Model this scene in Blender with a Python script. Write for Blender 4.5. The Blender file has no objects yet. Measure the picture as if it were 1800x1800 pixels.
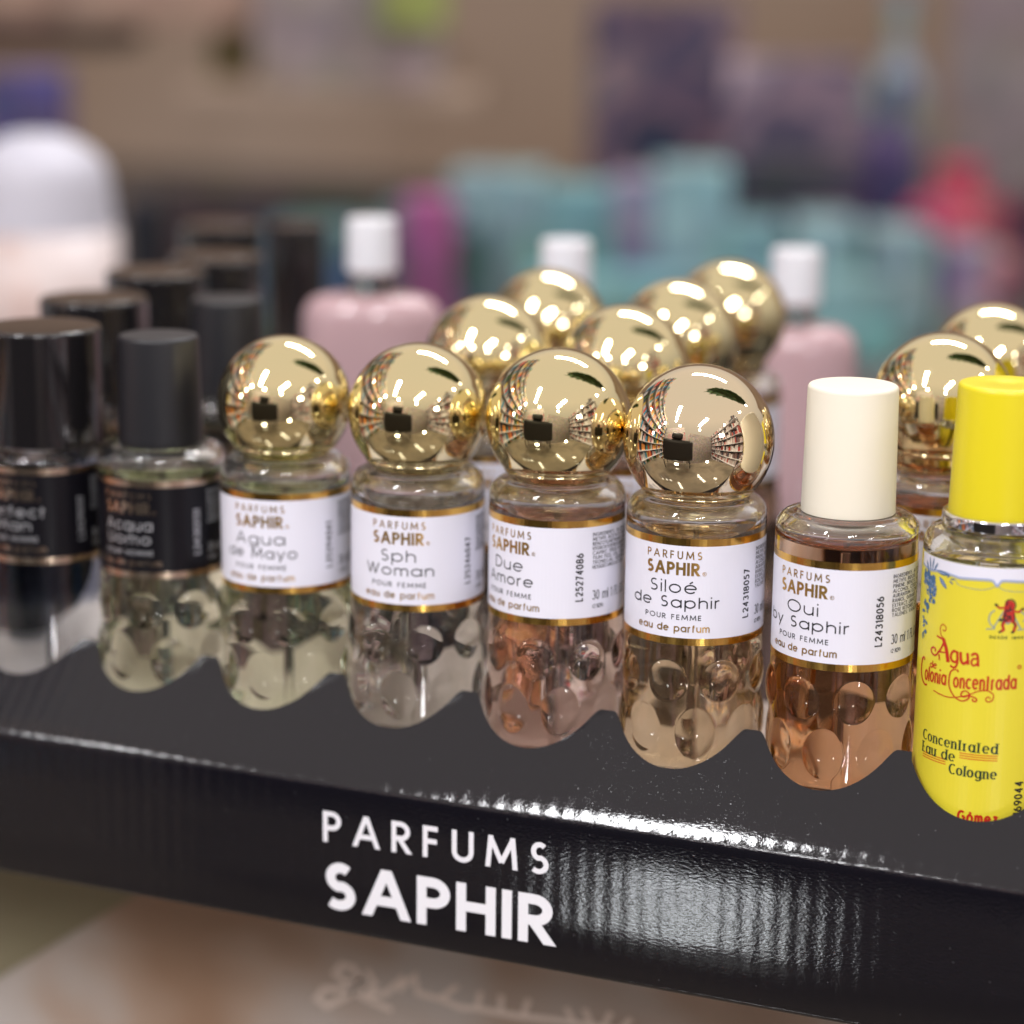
import bpy, bmesh, math, random
from mathutils import Vector, Matrix
S = 0.001            # everything below is written in millimetres
R = math.radians
SC = bpy.context.scene
C = SC.collection

# ------------------------------------------------------------------ camera
cam_d = bpy.data.cameras.new('camera'); cam = bpy.data.objects.new('camera', cam_d); C.objects.link(cam)
cam.location = Vector((187.28, -476.38, 140.45)) * S
r_ = Vector((0.92296, 0.38474, 0.01082)); u_ = Vector((-0.09738, 0.20622, 0.97365)); f_ = Vector((-0.37237, 0.89970, -0.22779))
cam.rotation_euler = Matrix((r_, u_, -f_)).transposed().to_euler()
cam_d.sensor_width = 36; cam_d.lens = 84.0
cam_d.clip_start = 0.02; cam_d.clip_end = 60
cam_d.dof.use_dof = True; cam_d.dof.focus_distance = 0.4985; cam_d.dof.aperture_fstop = 84.0 / 13.4
cam_d.dof.aperture_blades = 0
SC.camera = cam

# ------------------------------------------------------------------ world: dim warm shop interior light from all round
W = bpy.data.worlds.new('World'); SC.world = W; W.use_nodes = True
nt = W.node_tree; nt.nodes.clear()
tc = nt.nodes.new('ShaderNodeTexCoord'); sp = nt.nodes.new('ShaderNodeSeparateXYZ')
mr = nt.nodes.new('ShaderNodeMapRange'); mr.inputs[1].default_value = -1; mr.inputs[2].default_value = 1
rp = nt.nodes.new('ShaderNodeValToRGB'); bg = nt.nodes.new('ShaderNodeBackground'); ow = nt.nodes.new('ShaderNodeOutputWorld')
nt.links.new(tc.outputs['Generated'], sp.inputs[0]); nt.links.new(sp.outputs['Z'], mr.inputs[0])
nt.links.new(mr.outputs[0], rp.inputs[0]); nt.links.new(rp.outputs[0], bg.inputs[0]); nt.links.new(bg.outputs[0], ow.inputs[0])
e = rp.color_ramp.elements
e[0].position = 0.0; e[0].color = (.16, .13, .11, 1)
e[1].position = 1.0; e[1].color = (.66, .60, .57, 1)
for p_, c_ in ((.42, (.20, .17, .15, 1)), (.52, (.34, .31, .30, 1)), (.62, (.50, .46, .44, 1)), (.80, (.68, .60, .56, 1))):
    k = e.new(p_); k.color = c_
bg.inputs[1].default_value = 1.0

# ------------------------------------------------------------------ lamps: ceiling tubes of the shop (they show in the golden caps)
def lamp(name, a, b, width, radiance, col=(.98, .975, 1), aim=(0, 0, 0)):
    a, b = Vector(a) * S, Vector(b) * S
    d = bpy.data.lights.new(name, 'AREA'); d.shape = 'RECTANGLE'; L = (b - a).length
    d.size = L; d.size_y = width * S; d.energy = radiance * math.pi * L * width * S; d.color = col
    o = bpy.data.objects.new(name, d); C.objects.link(o); mid = (a + b) / 2; o.location = mid
    x = (b - a).normalized(); z = (mid - Vector(aim) * S); z = (z - x * z.dot(x)).normalized(); y = z.cross(x)
    o.rotation_euler = Matrix((x, y, z)).transposed().to_euler()
    return o
lamp('ceiling_lamp', (-480, 975, 1440), (400, 1083, 1440), 130, 40)
lamp('ceiling_lamp', (-455, -828, 1440), (-836, -2000, 1440), 120, 60)
lamp('ceiling_lamp', (904, -1279, 1440), (770, -2300, 1440), 140, 60)
lamp('wall_lamp', (900, -560, 330), (860, -700, 330), 90, 30)
lamp('wall_lamp', (-790, -700, 420), (-790, -760, 420), 60, 30)
lamp('wall_lamp', (-790, -520, 200), (-790, -570, 200), 60, 25)
lamp('wall_lamp', (-560, -1350, 260), (-500, -1360, 260), 60, 25)
lamp('glare_lamp', (-222, -722, -357), (-146, -728, -357), 42, 19, (.93, .97, 1), (28, -27, -55))  # unseen low lamp, added to throw the glare patch on the tray front

for p_ in ((-830, 300, 700), (-830, -100, 520), (-760, -900, 640), (-300, -1300, 760), (500, -1350, 700), (960, -500, 620), (1000, 200, 760), (1300, 900, 1100), (600, -900, -415)):
    lamp('spot_lamp', (p_[0] - 35, p_[1], p_[2]), (p_[0] + 35, p_[1], p_[2]), 70, 55)

SC.view_settings.view_transform = 'Standard'; SC.view_settings.look = 'None'
SC.view_settings.exposure = 0.18; SC.view_settings.gamma = 1; SC.view_settings.use_curve_mapping = False
SC.render.engine = 'CYCLES'
cy = SC.cycles
cy.max_bounces = 14; cy.transmission_bounces = 12; cy.glossy_bounces = 8; cy.diffuse_bounces = 3; cy.transparent_max_bounces = 24
cy.volume_bounces = 0; cy.caustics_refractive = True; cy.caustics_reflective = False; cy.blur_glossy = 0.6
cy.sample_clamp_indirect = 6; cy.use_denoising = True
try: cy.denoiser = 'OPENIMAGEDENOISE'
except Exception: pass

# ------------------------------------------------------------------ materials
def mat(name, col=(.5, .5, .5), rough=.5, metal=0, spec=.5, trans=0, ior=1.5, coat=0, **k):
    m = bpy.data.materials.new(name); m.use_nodes = True
    b = m.node_tree.nodes['Principled BSDF']
    b.inputs['Base Color'].default_value = (*col, 1); b.inputs['Roughness'].default_value = rough
    b.inputs['Metallic'].default_value = metal; b.inputs['Specular IOR Level'].default_value = spec
    b.inputs['Transmission Weight'].default_value = trans; b.inputs['IOR'].default_value = ior
    b.inputs['Coat Weight'].default_value = coat; b.inputs['Coat Roughness'].default_value = .05
    return m
def nodes(m): return m.node_tree.nodes, m.node_tree.links, m.node_tree.nodes['Principled BSDF']
def coords(m, scale=(1, 1, 1), kind='Object'):
    n, l, b = nodes(m); t = n.new('ShaderNodeTexCoord'); mp = n.new('ShaderNodeMapping')
    mp.inputs['Scale'].default_value = scale; l.new(t.outputs[kind], mp.inputs[0]); return mp.outputs[0]
def noise(m, scale, detail=3, vec=None, rough=.5):
    n, l, b = nodes(m); x = n.new('ShaderNodeTexNoise'); x.inputs['Scale'].default_value = scale
    x.inputs['Detail'].default_value = detail; x.inputs['Roughness'].default_value = rough
    l.new(vec if vec is not None else coords(m), x.inputs['Vector']); return x.outputs['Fac']
def ramp(m, fac, stops):
    n, l, b = nodes(m); x = n.new('ShaderNodeValToRGB'); el = x.color_ramp.elements
    el[0].position, el[0].color = stops[0][0], (*stops[0][1], 1); el[1].position, el[1].color = stops[-1][0], (*stops[-1][1], 1)
    for p, c in stops[1:-1]: q = el.new(p); q.color = (*c, 1)
    l.new(fac, x.inputs[0]); return x.outputs[0]
def bump(m, h, dist, strength=1.0, chain=None):
    n, l, b = nodes(m); x = n.new('ShaderNodeBump'); x.inputs['Distance'].default_value = dist; x.inputs['Strength'].default_value = strength
    l.new(h, x.inputs['Height'])
    if chain is not None: l.new(chain, x.inputs['Normal'])
    l.new(x.outputs[0], b.inputs['Normal']); return x.outputs[0]
def speckled(name, stops, scale, rough=.5, detail=3, **k):
    m = mat(name, rough=rough, **k); n, l, b = nodes(m); l.new(ramp(m, noise(m, scale, detail), stops), b.inputs['Base Color']); return m

glass = mat('clear_glass', (.985, .99, .985), 0.0, trans=1, ior=1.47)
n, l, b = nodes(glass); bump(glass, noise(glass, 90, 2), .00012, .5)
def absorb(name, t):
    m = bpy.data.materials.new(name); m.use_nodes = True; nn = m.node_tree.nodes; nn.clear()
    o = nn.new('ShaderNodeOutputMaterial'); v = nn.new('ShaderNodeVolumeAbsorption')
    sg = [-math.log(x) / .027 for x in t]; D = max(sg) * 1.02
    v.inputs['Density'].default_value = D; v.inputs['Color'].default_value = (*[1 - s / D for s in sg], 1)
    m.node_tree.links.new(v.outputs[0], o.inputs['Volume']); return m
liq = dict(green=absorb('pale_green_perfume', (.86, .90, .70)), clear=absorb('clear_perfume', (.80, .80, .76)), pink=absorb('pink_perfume', (.92, .72, .66)),
           gold=absorb('golden_perfume', (.90, .74, .50)), peach=absorb('peach_perfume', (.88, .52, .29)), yellow=absorb('yellow_cologne', (.86, .84, .6)),
           dark=absorb('dark_cologne', (.09, .11, .17)), smoke=absorb('smoky_cologne', (.60, .66, .72)))
gold = mat('polished_gold', (.92, .80, .47), .03, 1)
n, l, b = nodes(gold); l.new(ramp(gold, noise(gold, 260, 5), [(.0, (.03,) * 3), (.62, (.035,) * 3), (.75, (.09,) * 3)]), b.inputs['Roughness'])
palegold = mat('pale_polished_gold', (.92, .79, .55), .03, 1)
foil = mat('gold_foil', (.83, .50, .12), .2, 1)
foiltext = mat('gold_foil_print', (.60, .36, .11), .3, .85)
rosefoil = mat('rose_gold_foil', (.70, .55, .42), .22, 1)
paper = mat('white_label_paper', (.77, .76, .85), .35, spec=.4)
blackpaper = mat('black_label_paper', (.006, .0055, .008), .28, spec=.25)
ink = mat('black_ink', (.012, .012, .016), .4)
greyink = mat('dark_grey_ink', (.05, .05, .06), .45)
silverink = mat('silver_ink', (.55, .55, .58), .3, .5)
white_ink = mat('white_print', (.80, .79, .83), .3)
cream = mat('cream_plastic', (.86, .80, .66), .38); bump(cream, noise(cream, 900, 2), .00003, .5)
yellowp = mat('yellow_plastic', (.74, .62, .014), .34); bump(yellowp, noise(yellowp, 900, 2), .00003, .5)
yellowl = mat('yellow_label', (.74, .63, .04), .34)
redink = mat('red_ink', (.50, .02, .01), .4)
orangeink = mat('orange_red_ink', (.62, .09, .012), .4)
greenink = mat('dark_green_ink', (.008, .035, .02), .4)
blueink = mat('blue_ink', (.045, .13, .26), .4); bluepale = mat('pale_blue_ink', (.30, .38, .62), .4)
greyline = mat('grey_green_ink', (.27, .33, .30), .4)
matteblack = mat('matte_black_plastic', (.011, .011, .014), .42); bump(matteblack, noise(matteblack, 1100, 2), .00003, .6)
glossblack = mat('glossy_black_plastic', (.010, .009, .010), .08, coat=.5)
silver = mat('polished_aluminium', (.82, .82, .86), .09, 1)
tube = mat('translucent_tube', (.98, .98, .97), .02, trans=1, ior=1.05)
pinkglass = mat('pink_lacquer', (.54, .36, .38), .16, coat=.4)
whiteplastic = mat('white_plastic', (.80, .80, .84), .3)
kraft = speckled('pale_inner_cardboard', [(.3, (.50, .42, .37)), (.7, (.60, .51, .46))], 60, .75)

# black glossy printed corrugated board
card = mat('black_corrugated_card', (.006, .0055, .0085), .17, spec=.62)
n, l, b = nodes(card)
v = coords(card)
vn = coords(card, (.55, 1, 1))
wv = n.new('ShaderNodeTexWave'); wv.wave_type = 'BANDS'; wv.bands_direction = 'X'; wv.inputs['Scale'].default_value = 1 / .0039 / 3.1831 / 1.0
wv.inputs['Distortion'].default_value = .6; wv.inputs['Detail'].default_value = 2; wv.inputs['Detail Scale'].default_value = .6
l.new(v, wv.inputs['Vector'])
c1 = bump(card, wv.outputs['Fac'], .000042, .35)
c2 = bump(card, noise(card, 1700, 3, vn, .6), .00004, .9, c1)
c3 = bump(card, noise(card, 60, 2, v), .0003, .4, c2)
vo = n.new('ShaderNodeTexVoronoi'); vo.inputs['Scale'].default_value = 330; l.new(v, vo.inputs['Vector'])
dust = ramp(card, vo.outputs['Distance'], [(.0, (.16, .16, .17)), (.035, (.05, .05, .055)), (.06, (.006, .0055, .0085))])
l.new(dust, b.inputs['Base Color'])
l.new(ramp(card, noise(card, 25, 4, v), [(.3, (.03,) * 3), (.7, (.075,) * 3)]), b.inputs['Roughness'])

# ------------------------------------------------------------------ mesh helpers (mm in, metres out)
def finish(name, bm, m, parent=None, smooth=True, loc=None, rot=None):
    me = bpy.data.meshes.new(name); bm.to_mesh(me); bm.free()
    for p in me.polygons: p.use_smooth = smooth
    me.materials.append(m)
    o = bpy.data.objects.new(name, me); C.objects.link(o)
    if parent is not None: o.parent = parent
    if loc is not None: o.location = Vector(loc) * S
    if rot is not None: o.rotation_euler = rot
    return o
def empty(name, loc, label, cat, group=None, rz=0, tilt=None):
    o = bpy.data.objects.new(name, None); C.objects.link(o); o.empty_display_size = .01
    o.location = Vector(loc) * S; o.rotation_euler = (tilt[0] if tilt else 0, tilt[1] if tilt else 0, rz)
    o['label'] = label; o['category'] = cat
    if group: o['group'] = group
    return o
def tag(o, label, cat, group=None):
    o['label'] = label; o['category'] = cat
    if group: o['group'] = group
    return o
def rounded(pts, rads, seg=6):
    """profile with filleted corners; rads[i] is the fillet radius at pts[i]"""
    out = []
    for i, p in enumerate(pts):
        r0 = rads[i] if i < len(rads) else 0
        if r0 <= 0 or i in (0, len(pts) - 1): out.append(p); continue
        a = Vector(pts[i - 1]) - Vector(p); c = Vector(pts[i + 1]) - Vector(p)
        d = min(r0, a.length * .49, c.length * .49); A = Vector(p) + a.normalized() * d; B = Vector(p) + c.normalized() * d
        for k in range(seg + 1):
            t = k / seg; q = A * (1 - t) ** 2 + Vector(p) * 2 * t * (1 - t) + B * t * t; out.append((q.x, q.y))
    return out
def lathe(bm, prof, n=64, flip=False, disp=None):
    """prof: (radius, z) from bottom to top; radius 0 ends close on the axis"""
    rings = []
    for r0, z in prof:
        if r0 < 1e-6: rings.append([bm.verts.new((0, 0, z * S))])
        else:
            ring = []
            for k in range(n):
                a = 2 * math.pi * k / n; rr = r0 + (disp(a, z, r0) if disp else 0)
                ring.append(bm.verts.new((rr * math.cos(a) * S, rr * math.sin(a) * S, z * S)))
            rings.append(ring)
    for A, B in zip(rings, rings[1:]):
        if len(A) == 1 and len(B) == 1: continue
        for k in range(n):
            j = (k + 1) % n
            if len(A) == 1: vs = [A[0], B[j], B[k]]
            elif len(B) == 1: vs = [A[k], A[j], B[0]]
            else: vs = [A[k], A[j], B[j], B[k]]
            if flip: vs.reverse()
            bm.faces.new(vs)
def box(bm, x0, x1, y0, y1, z0, z1, bev=0):
    r = bmesh.ops.create_cube(bm, size=1)
    for v_ in r['verts']:
        v_.co = Vector(((x0 + x1) / 2 + v_.co.x * (x1 - x0), (y0 + y1) / 2 + v_.co.y * (y1 - y0), (z0 + z1) / 2 + v_.co.z * (z1 - z0))) * S
    if bev:
        es = list({e_ for v_ in r['verts'] for e_ in v_.link_edges})
        bmesh.ops.bevel(bm, geom=es, offset=bev * S, segments=3, profile=.6, affect='EDGES')

# ------------------------------------------------------------------ drawn lettering: every glyph is a set of pen strokes
X = .72
def A_(cx, cy_, rx, ry, a0, a1):
    k = max(4, int(abs(a1 - a0) / 15)); return [(cx + rx * math.cos(R(a0 + (a1 - a0) * i / k)), cy_ + ry * math.sin(R(a0 + (a1 - a0) * i / k))) for i in range(k + 1)]
def D_(x0, y0, x1, y1): return ('D', x0, y0, x1, y1)
o_ = A_(.36, .36, .36, .36, 0, 360)
G = {
 ' ': (.3, []), '.': (.08, [[(.0, 0), (.08, 0)]]), '-': (.3, [[(0, .4), (.3, .4)]]),
 'A': (.84, [D_(0, 0, .42, 1), D_(.84, 0, .42, 1), [(.17, .30), (.67, .30)]]),
 'B': (.52, [[(0, 0), (0, 1)], [(0, 1), (.25, 1)] + A_(.25, .76, .22, .24, 90, -90) + [(0, .52)], [(0, .52), (.28, .52)] + A_(.28, .26, .24, .26, 90, -90) + [(0, 0)]]),
 'C': (.75, [A_(.5, .5, .5, .5, 50, 310)]),
 'D': (.72, [[(0, 0), (0, 1)], [(0, 1), (.22, 1)] + A_(.22, .5, .5, .5, 90, -90) + [(0, 0)]]),
 'E': (.45, [[(0, 0), (0, 1)], [(0, 1), (.45, 1)], [(0, .52), (.42, .52)], [(0, 0), (.45, 0)]]),
 'F': (.45, [[(0, 0), (0, 1)], [(0, 1), (.45, 1)], [(0, .52), (.42, .52)]]),
 'G': (.95, [A_(.5, .5, .5, .5, 50, 360), [(.55, .5), (1.0, .5)]]),
 'H': (.62, [[(0, 0), (0, 1)], [(.62, 0), (.62, 1)], [(0, .53), (.62, .53)]]),
 'I': (.0, [[(0, 0), (0, 1)]]), 'J': (.3, [[(.3, 1), (.3, .2)] + A_(.15, .2, .15, .2, 0, -170)]),
 'K': (.55, [[(0, 0), (0, 1)], [(.5, 1), (0, .45)], [(.15, .6), (.55, 0)]]),
 'L': (.42, [[(0, 0), (0, 1)], [(0, 0), (.42, 0)]]),
 'M': (.96, [D_(.0, 0, .10, 1), [(.10, 1), (.48, .12)], [(.86, 1), (.48, .12)], D_(.96, 0, .86, 1)]),
 'N': (.66, [[(0, 0), (0, 1)], [(0, 1), (.66, 0)], [(.66, 0), (.66, 1)]]),
 'Q': (1.0, [A_(.5, .5, .5, .5, 0, 360), [(.6, .3), (.95, 0)]]),
 'O': (1.0, [A_(.5, .5, .5, .5, 0, 360)]),
 'P': (.50, [[(0, 0), (0, 1)], [(0, 1), (.24, 1)] + A_(.24, .73, .26, .27, 90, -90) + [(0, .46)]]),
 'R': (.54, [[(0, 0), (0, 1)], [(0, 1), (.24, 1)] + A_(.24, .73, .26, .27, 90, -90) + [(0, .46)], D_(.56, 0, .18, .48)]),
 'S': (.50, [A_(.26, .74, .22, .26, 45, 250) + [(.28, .46)][:0] + A_(.22, .26, .26, .26, 70, -135)]),
 'T': (.56, [[(.28, 0), (.28, 1)], [(0, 1), (.56, 1)]]),
 'U': (.60, [[(0, 1), (0, .3)] + A_(.3, .3, .3, .3, 180, 360) + [(.6, 1)]]),
 'V': (.7, [D_(.35, 0, 0, 1), D_(.35, 0, .7, 1)]), 'X': (.6, [D_(0, 0, .6, 1), D_(.6, 0, 0, 1)]),
 'W': (1.1, [D_(.3, 0, 0, 1), D_(.3, 0, .55, 1), D_(.8, 0, .55, 1), D_(.8, 0, 1.1, 1)]),
 'Y': (.66, [[(.33, 0), (.33, .45)], D_(.33, .4, 0, 1), D_(.33, .4, .66, 1)]), 'Z': (.56, [[(0, 1), (.56, 1)], D_(0, 0, .56, 1), [(0, 0), (.56, 0)]]),
 'a': (.72, [o_, [(.72, 0), (.72, X)]]), 'b': (.72, [o_, [(0, 0), (0, 1)]]), 'c': (.6, [A_(.36, .36, .36, .36, 45, 315)]),
 'd': (.72, [o_, [(.72, 0), (.72, 1)]]), 'e': (.72, [A_(.36, .36, .36, .36, 0, 318), [(0, .37), (.72, .37)]]),
 'é': (.72, [A_(.36, .36, .36, .36, 0, 318), [(0, .37), (.72, .37)], [(.30, .86), (.50, 1.04)]]),
 'ó': (.72, [o_, [(.30, .86), (.50, 1.04)]]),
 'f': (.34, [[(.12, 0), (.12, .8)] + A_(.32, .8, .2, .2, 180, 90), [(0, X), (.34, X)]]),
 'g': (.72, [o_, [(.72, X), (.72, 0)] + A_(.36, 0, .36, .30, 0, -150)]),
 'h': (.58, [[(0, 0), (0, 1)], A_(.29, .43, .29, .29, 180, 0) + [(.58, 0)]]),
 'i': (.0, [[(0, 0), (0, X)], [(0, .90), (0, 1.02)]]), 'l': (.0, [[(0, 0), (0, 1)]]),
 'm': (.96, [[(0, 0), (0, X)], A_(.24, .48, .24, .24, 180, 0) + [(.48, 0)], A_(.72, .48, .24, .24, 180, 0) + [(.96, 0)]]),
 'n': (.58, [[(0, 0), (0, X)], A_(.29, .43, .29, .29, 180, 0) + [(.58, 0)]]),
 'o': (.72, [o_]), 'p': (.72, [o_, [(0, -.30), (0, X)]]), 'q': (.72, [o_, [(.72, -.30), (.72, X)]]),
 'r': (.28, [[(0, 0), (0, X)], A_(.26, .46, .26, .26, 180, 80)]),
 's': (.42, [A_(.22, .54, .18, .18, 40, 250) + A_(.20, .18, .2, .18, 70, -140)]),
 't': (.34, [[(.13, 0), (.13, .95)], [(0, X), (.34, X)]]), 'u': (.58, [[(0, X), (0, .29)] + A_(.29, .29, .29, .29, 180, 360), [(.58, 0), (.58, X)]]),
 'x': (.5, [D_(0, 0, .5, X), D_(.5, 0, 0, X)]), 'y': (.62, [D_(.31, 0, 0, X), D_(.17, -.30, .62, X)]), 'z': (.5, [[(0, X), (.5, X)], D_(0, 0, .5, X), [(0, 0), (.5, 0)]]),
 '0': (.52, [A_(.26, .5, .26, .5, 0, 360)]), '1': (.2, [[(.2, 0), (.2, 1)], [(.2, 1), (.0, .82)]]),
 '2': (.52, [A_(.26, .72, .26, .28, 165, -30) + [(.0, 0)], [(0, 0), (.54, 0)]]), '3': (.5, [A_(.24, .76, .22, .24, 150, -90), A_(.24, .27, .26, .27, 90, -150)]),
 '4': (.58, [[(.42, 0), (.42, 1)], [(.42, 1), (0, .28)], [(0, .28), (.58, .28)]]), '5': (.5, [[(.46, 1), (.1, 1), (.04, .56)], A_(.22, .32, .28, .32, 125, -145)]),
 '6': (.52, [A_(.26, .3, .26, .3, 0, 360), [(.02, .4), (.12, .75), (.34, 1)]]), '7': (.5, [[(0, 1), (.5, 1)], D_(.15, 0, .5, 1)]),
 '8': (.52, [A_(.26, .75, .22, .25, 0, 360), A_(.26, .27, .26, .27, 0, 360)]), '9': (.52, [A_(.26, .7, .26, .3, 0, 360), [(.5, .6), (.4, .25), (.18, 0)]]),
 '(': (.18, [A_(.4, .45, .4, .7, 140, 220)]), ')': (.18, [A_(-.2, .45, .4, .7, 40, -40)]), ',': (.08, [[(.06, .06), (0, -.15)]]), ':': (.08, [[(.0, .06), (.08, .06)], [(.0, .6), (.08, .6)]]), '/': (.4, [D_(0, 0, .4, 1)]),
}
def ribbon(pts, w, didone=0.):
    """quads along a polyline with mitred joints"""
    out = []; P = []
    for p in pts:
        if not P or (Vector(p) - P[-1]).length > 1e-5: P.append(Vector(p))
    closed = (P[0] - P[-1]).length < 1e-6 and len(P) > 3
    if closed: P = P[:-1]
    n = len(P); L = []
    for i in range(n):
        a = P[(i - 1) % n] if (closed or i > 0) else None; c = P[(i + 1) % n] if (closed or i < n - 1) else None
        d1 = (P[i] - a).normalized() if a is not None else None; d2 = (c - P[i]).normalized() if c is not None else None
        d = (d1 + d2) if (d1 is not None and d2 is not None) else (d1 or d2)
        if d.length < 1e-6: d = d2
        d = d.normalized(); nn = Vector((-d.y, d.x)); k = 1.0
        if d1 is not None: k = 1 / max(.5, abs(Vector((-d1.y, d1.x)).dot(nn)))
        ww = w * k * ((1 - didone) + didone * abs(d.y) ** 1.3)
        L.append((P[i] + nn * ww / 2, P[i] - nn * ww / 2))
    for i in range(n if closed else n - 1):
        a, c = L[i], L[(i + 1) % n]; out.append([a[1], c[1], c[0], a[0]])
    return out
def glyph(ch, xs, h, w, didone=0.):
    """list of strokes, each a list of polygons, in mm with the glyph at the origin"""
    wd, st = G.get(ch, G[' ']); res = []
    for s in st:
        if s[0] == 'D':
            _, x0, y0, x1, y1 = s; x0 *= xs * h; x1 *= xs * h; y0 *= h; y1 *= h
            hw = w / 2 * math.hypot(x1 - x0, y1 - y0) / max(abs(y1 - y0), 1e-6)
            thin = .35 if (didone and (x1 - x0) * (y1 - y0) > 0) else 1
            hw *= thin
            res.append([[Vector((x0 - hw, y0)), Vector((x0 + hw, y0)), Vector((x1 + hw, y1)), Vector((x1 - hw, y1))]])
        else:
            pts = []
            for (x, y) in s:      # keep round forms inside cap height by half a stroke, straight ends flush
                pts.append((x * xs * h, y * h))
            yy = [p[1] for p in pts]
            vert = len(pts) == 2 and abs(pts[0][0] - pts[1][0]) < 1e-6
            if not vert:          # squeeze the stroke so that its outer edges meet the cap line and base line
                hw = w * (1 - didone * .8); q_ = [(x, hw / 2 + y * (h - hw) / h) for x, y in pts]
                for i0, i1 in ((0, 1), (-1, -2)):
                    if abs(pts[i0][0] - pts[i1][0]) < 1e-6: q_[i0] = pts[i0]
                pts = q_
            res.append(ribbon(pts, w, didone))
            if didone and vert and abs(pts[0][1] - pts[1][1]) > .5 * h:
                x = pts[0][0]; t = .06 * h
                for y in pts: 
                    yb = y[1] - t if y[1] > h * .3 else y[1]
                    res.append([[Vector((x - w * .95, yb)), Vector((x + w * .95, yb)), Vector((x + w * .95, yb + t)), Vector((x - w * .95, yb + t))]])
    return wd * xs * h, res
def text(s, h, w, x0=None, x1=None, y=0, track=.16, xs=1.0, didone=0., cx=None, width=None, slope=0.):
    """strokes of a line of text fitted between x0 and x1 (or centred on cx with a given width)"""
    if cx is not None: x0, x1 = cx - width / 2, cx + width / 2
    def lay(xs):
        x = 0; out = []
        for i, ch in enumerate(s):
            wd, st = glyph(ch, xs, h, w, didone); out.append((x, st)); x += wd
            if i < len(s) - 1: x += track * h * xs + w
        return x, out
    tot, out = lay(xs)
    if x1 is not None:
        for _ in range(6):
            tot, out = lay(xs); xs *= (x1 - x0 - w) / max(tot, 1e-6)
        tot, out = lay(xs)
    res = []
    for x, st in out:
        for polys in st:
            res.append([[Vector((p.x + x + x0 + w / 2, p.y + y + slope * (p.x + x))) for p in q] for q in polys])
    return res
def rot90(strokes, x, z):
    """turn a line of text to read upwards, its base line at arc position x, start at height z"""
    return [[[Vector((x - p.y, z + p.x)) for p in q] for q in st] for st in strokes]
def bend(name, strokes, m, parent, rad, base=.045):
    """print strokes onto a cylinder of radius rad (arc position, height)"""
    bm = bmesh.new()
    for i, st in enumerate(strokes):
        rr = rad + base + .0012 * (i % 24)
        for q in st:
            qs = [q]
            wdt = max(p.x for p in q) - min(p.x for p in q)
            if len(q) == 4 and wdt > 1.0:
                k = int(wdt / .6) + 1; qs = []
                a, b_, c_, d_ = q
                # split along the longer side
                if (b_ - a).length >= (d_ - a).length:
                    for j in range(k): qs.append([a.lerp(b_, j / k), a.lerp(b_, (j + 1) / k), d_.lerp(c_, (j + 1) / k), d_.lerp(c_, j / k)])
                else:
                    for j in range(k): qs.append([a.lerp(d_, j / k), b_.lerp(c_, j / k), b_.lerp(c_, (j + 1) / k), a.lerp(d_, (j + 1) / k)])
            for qq in qs:
                vs = [bm.verts.new((rr * math.cos(p.x / rad) * S, rr * math.sin(p.x / rad) * S, p.y * S)) for p in qq]
                try: f = bm.faces.new(vs)
                except ValueError: continue
                f.normal_update()
                if f.normal.x * vs[0].co.x + f.normal.y * vs[0].co.y < 0: f.normal_flip()
    return finish(name, bm, m, parent, smooth=False)
def flatprint(name, strokes, m, parent, fn):
    bm = bmesh.new()
    for i, st in enumerate(strokes):
        for q in st:
            vs = [bm.verts.new(Vector(fn(p.x, p.y, .002 * (i % 20))) * S) for p in q]
            try: bm.faces.new(vs)
            except ValueError: pass
    return finish(name, bm, m, parent, smooth=False)
def sheet(name, m, parent, rad, a0, a1, z0, z1, n=72):
    """thin curved sheet (a wrap of paper) with real thickness"""
    bm = bmesh.new(); t = .04
    cols = []
    for k in range(n + 1):
        a = a0 + (a1 - a0) * k / n; c_, s_ = math.cos(a), math.sin(a)
        cols.append([bm.verts.new((rr * c_ * S, rr * s_ * S, z * S)) for rr, z in ((rad, z0), (rad, z1), (rad - t, z1), (rad - t, z0))])
    for p, q in zip(cols, cols[1:]):
        for j in range(4):
            jj = (j + 1) % 4; bm.faces.new([p[j], q[j], q[jj], p[jj]])
    bm.faces.new(list(reversed(cols[0]))); bm.faces.new(cols[-1])
    return finish(name, bm, m, parent, smooth=False)

# ------------------------------------------------------------------ display tray, shelf and counter
def structure(o): o['kind'] = 'structure'; return o
AX = [33.0 * k for k in range(-7, 6)]
def cut_depth(x):
    d = min(abs(x - a) for a in AX); rc = 17.2 if x > 84 else 15.9
    c_ = math.sqrt(max(rc ** 2 - d * d, 0))
    return (c_ ** 9 + 7.7 ** 9) ** (1 / 9)
XL, XR, YB = -262.0, 214.0, 250.0
tray = empty('display_tray', (0, 0, -75), 'black glossy cardboard display tray with scalloped front edge holding the perfume bottles', 'display tray')
bm = bmesh.new(); cols = []
def edge_wave(x): return .18 * math.sin(x * .11) + .10 * math.sin(x * .37 + 1)
nx = 1500
for i in range(nx + 1):
    x = XL + (XR - XL) * i / nx; yc = -cut_depth(x) ; zc = -28.9 + (yc + 16.1) * 1.02
    prof = []
    for t in (0, .5, .9): prof.append((yc + (-24.6 - yc) * t, zc + (-37.25 - zc) * t))
    w_ = edge_wave(x)
    prof += [(-24.6, -37.25), (-25.7, -38.5 + w_ * .3), (-26.4 + w_ * .2, -39.5), (-26.85, -40.6 + w_ * .2), (-27.0, -41.8), (-27.05, -50), (-27.05, -62), (-27.0, -73.6), (-26.6, -74.6), (-25.8, -74.95)]
    cols.append([bm.verts.new((x * S, y * S, (z + 75) * S)) for y, z in prof])
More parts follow.
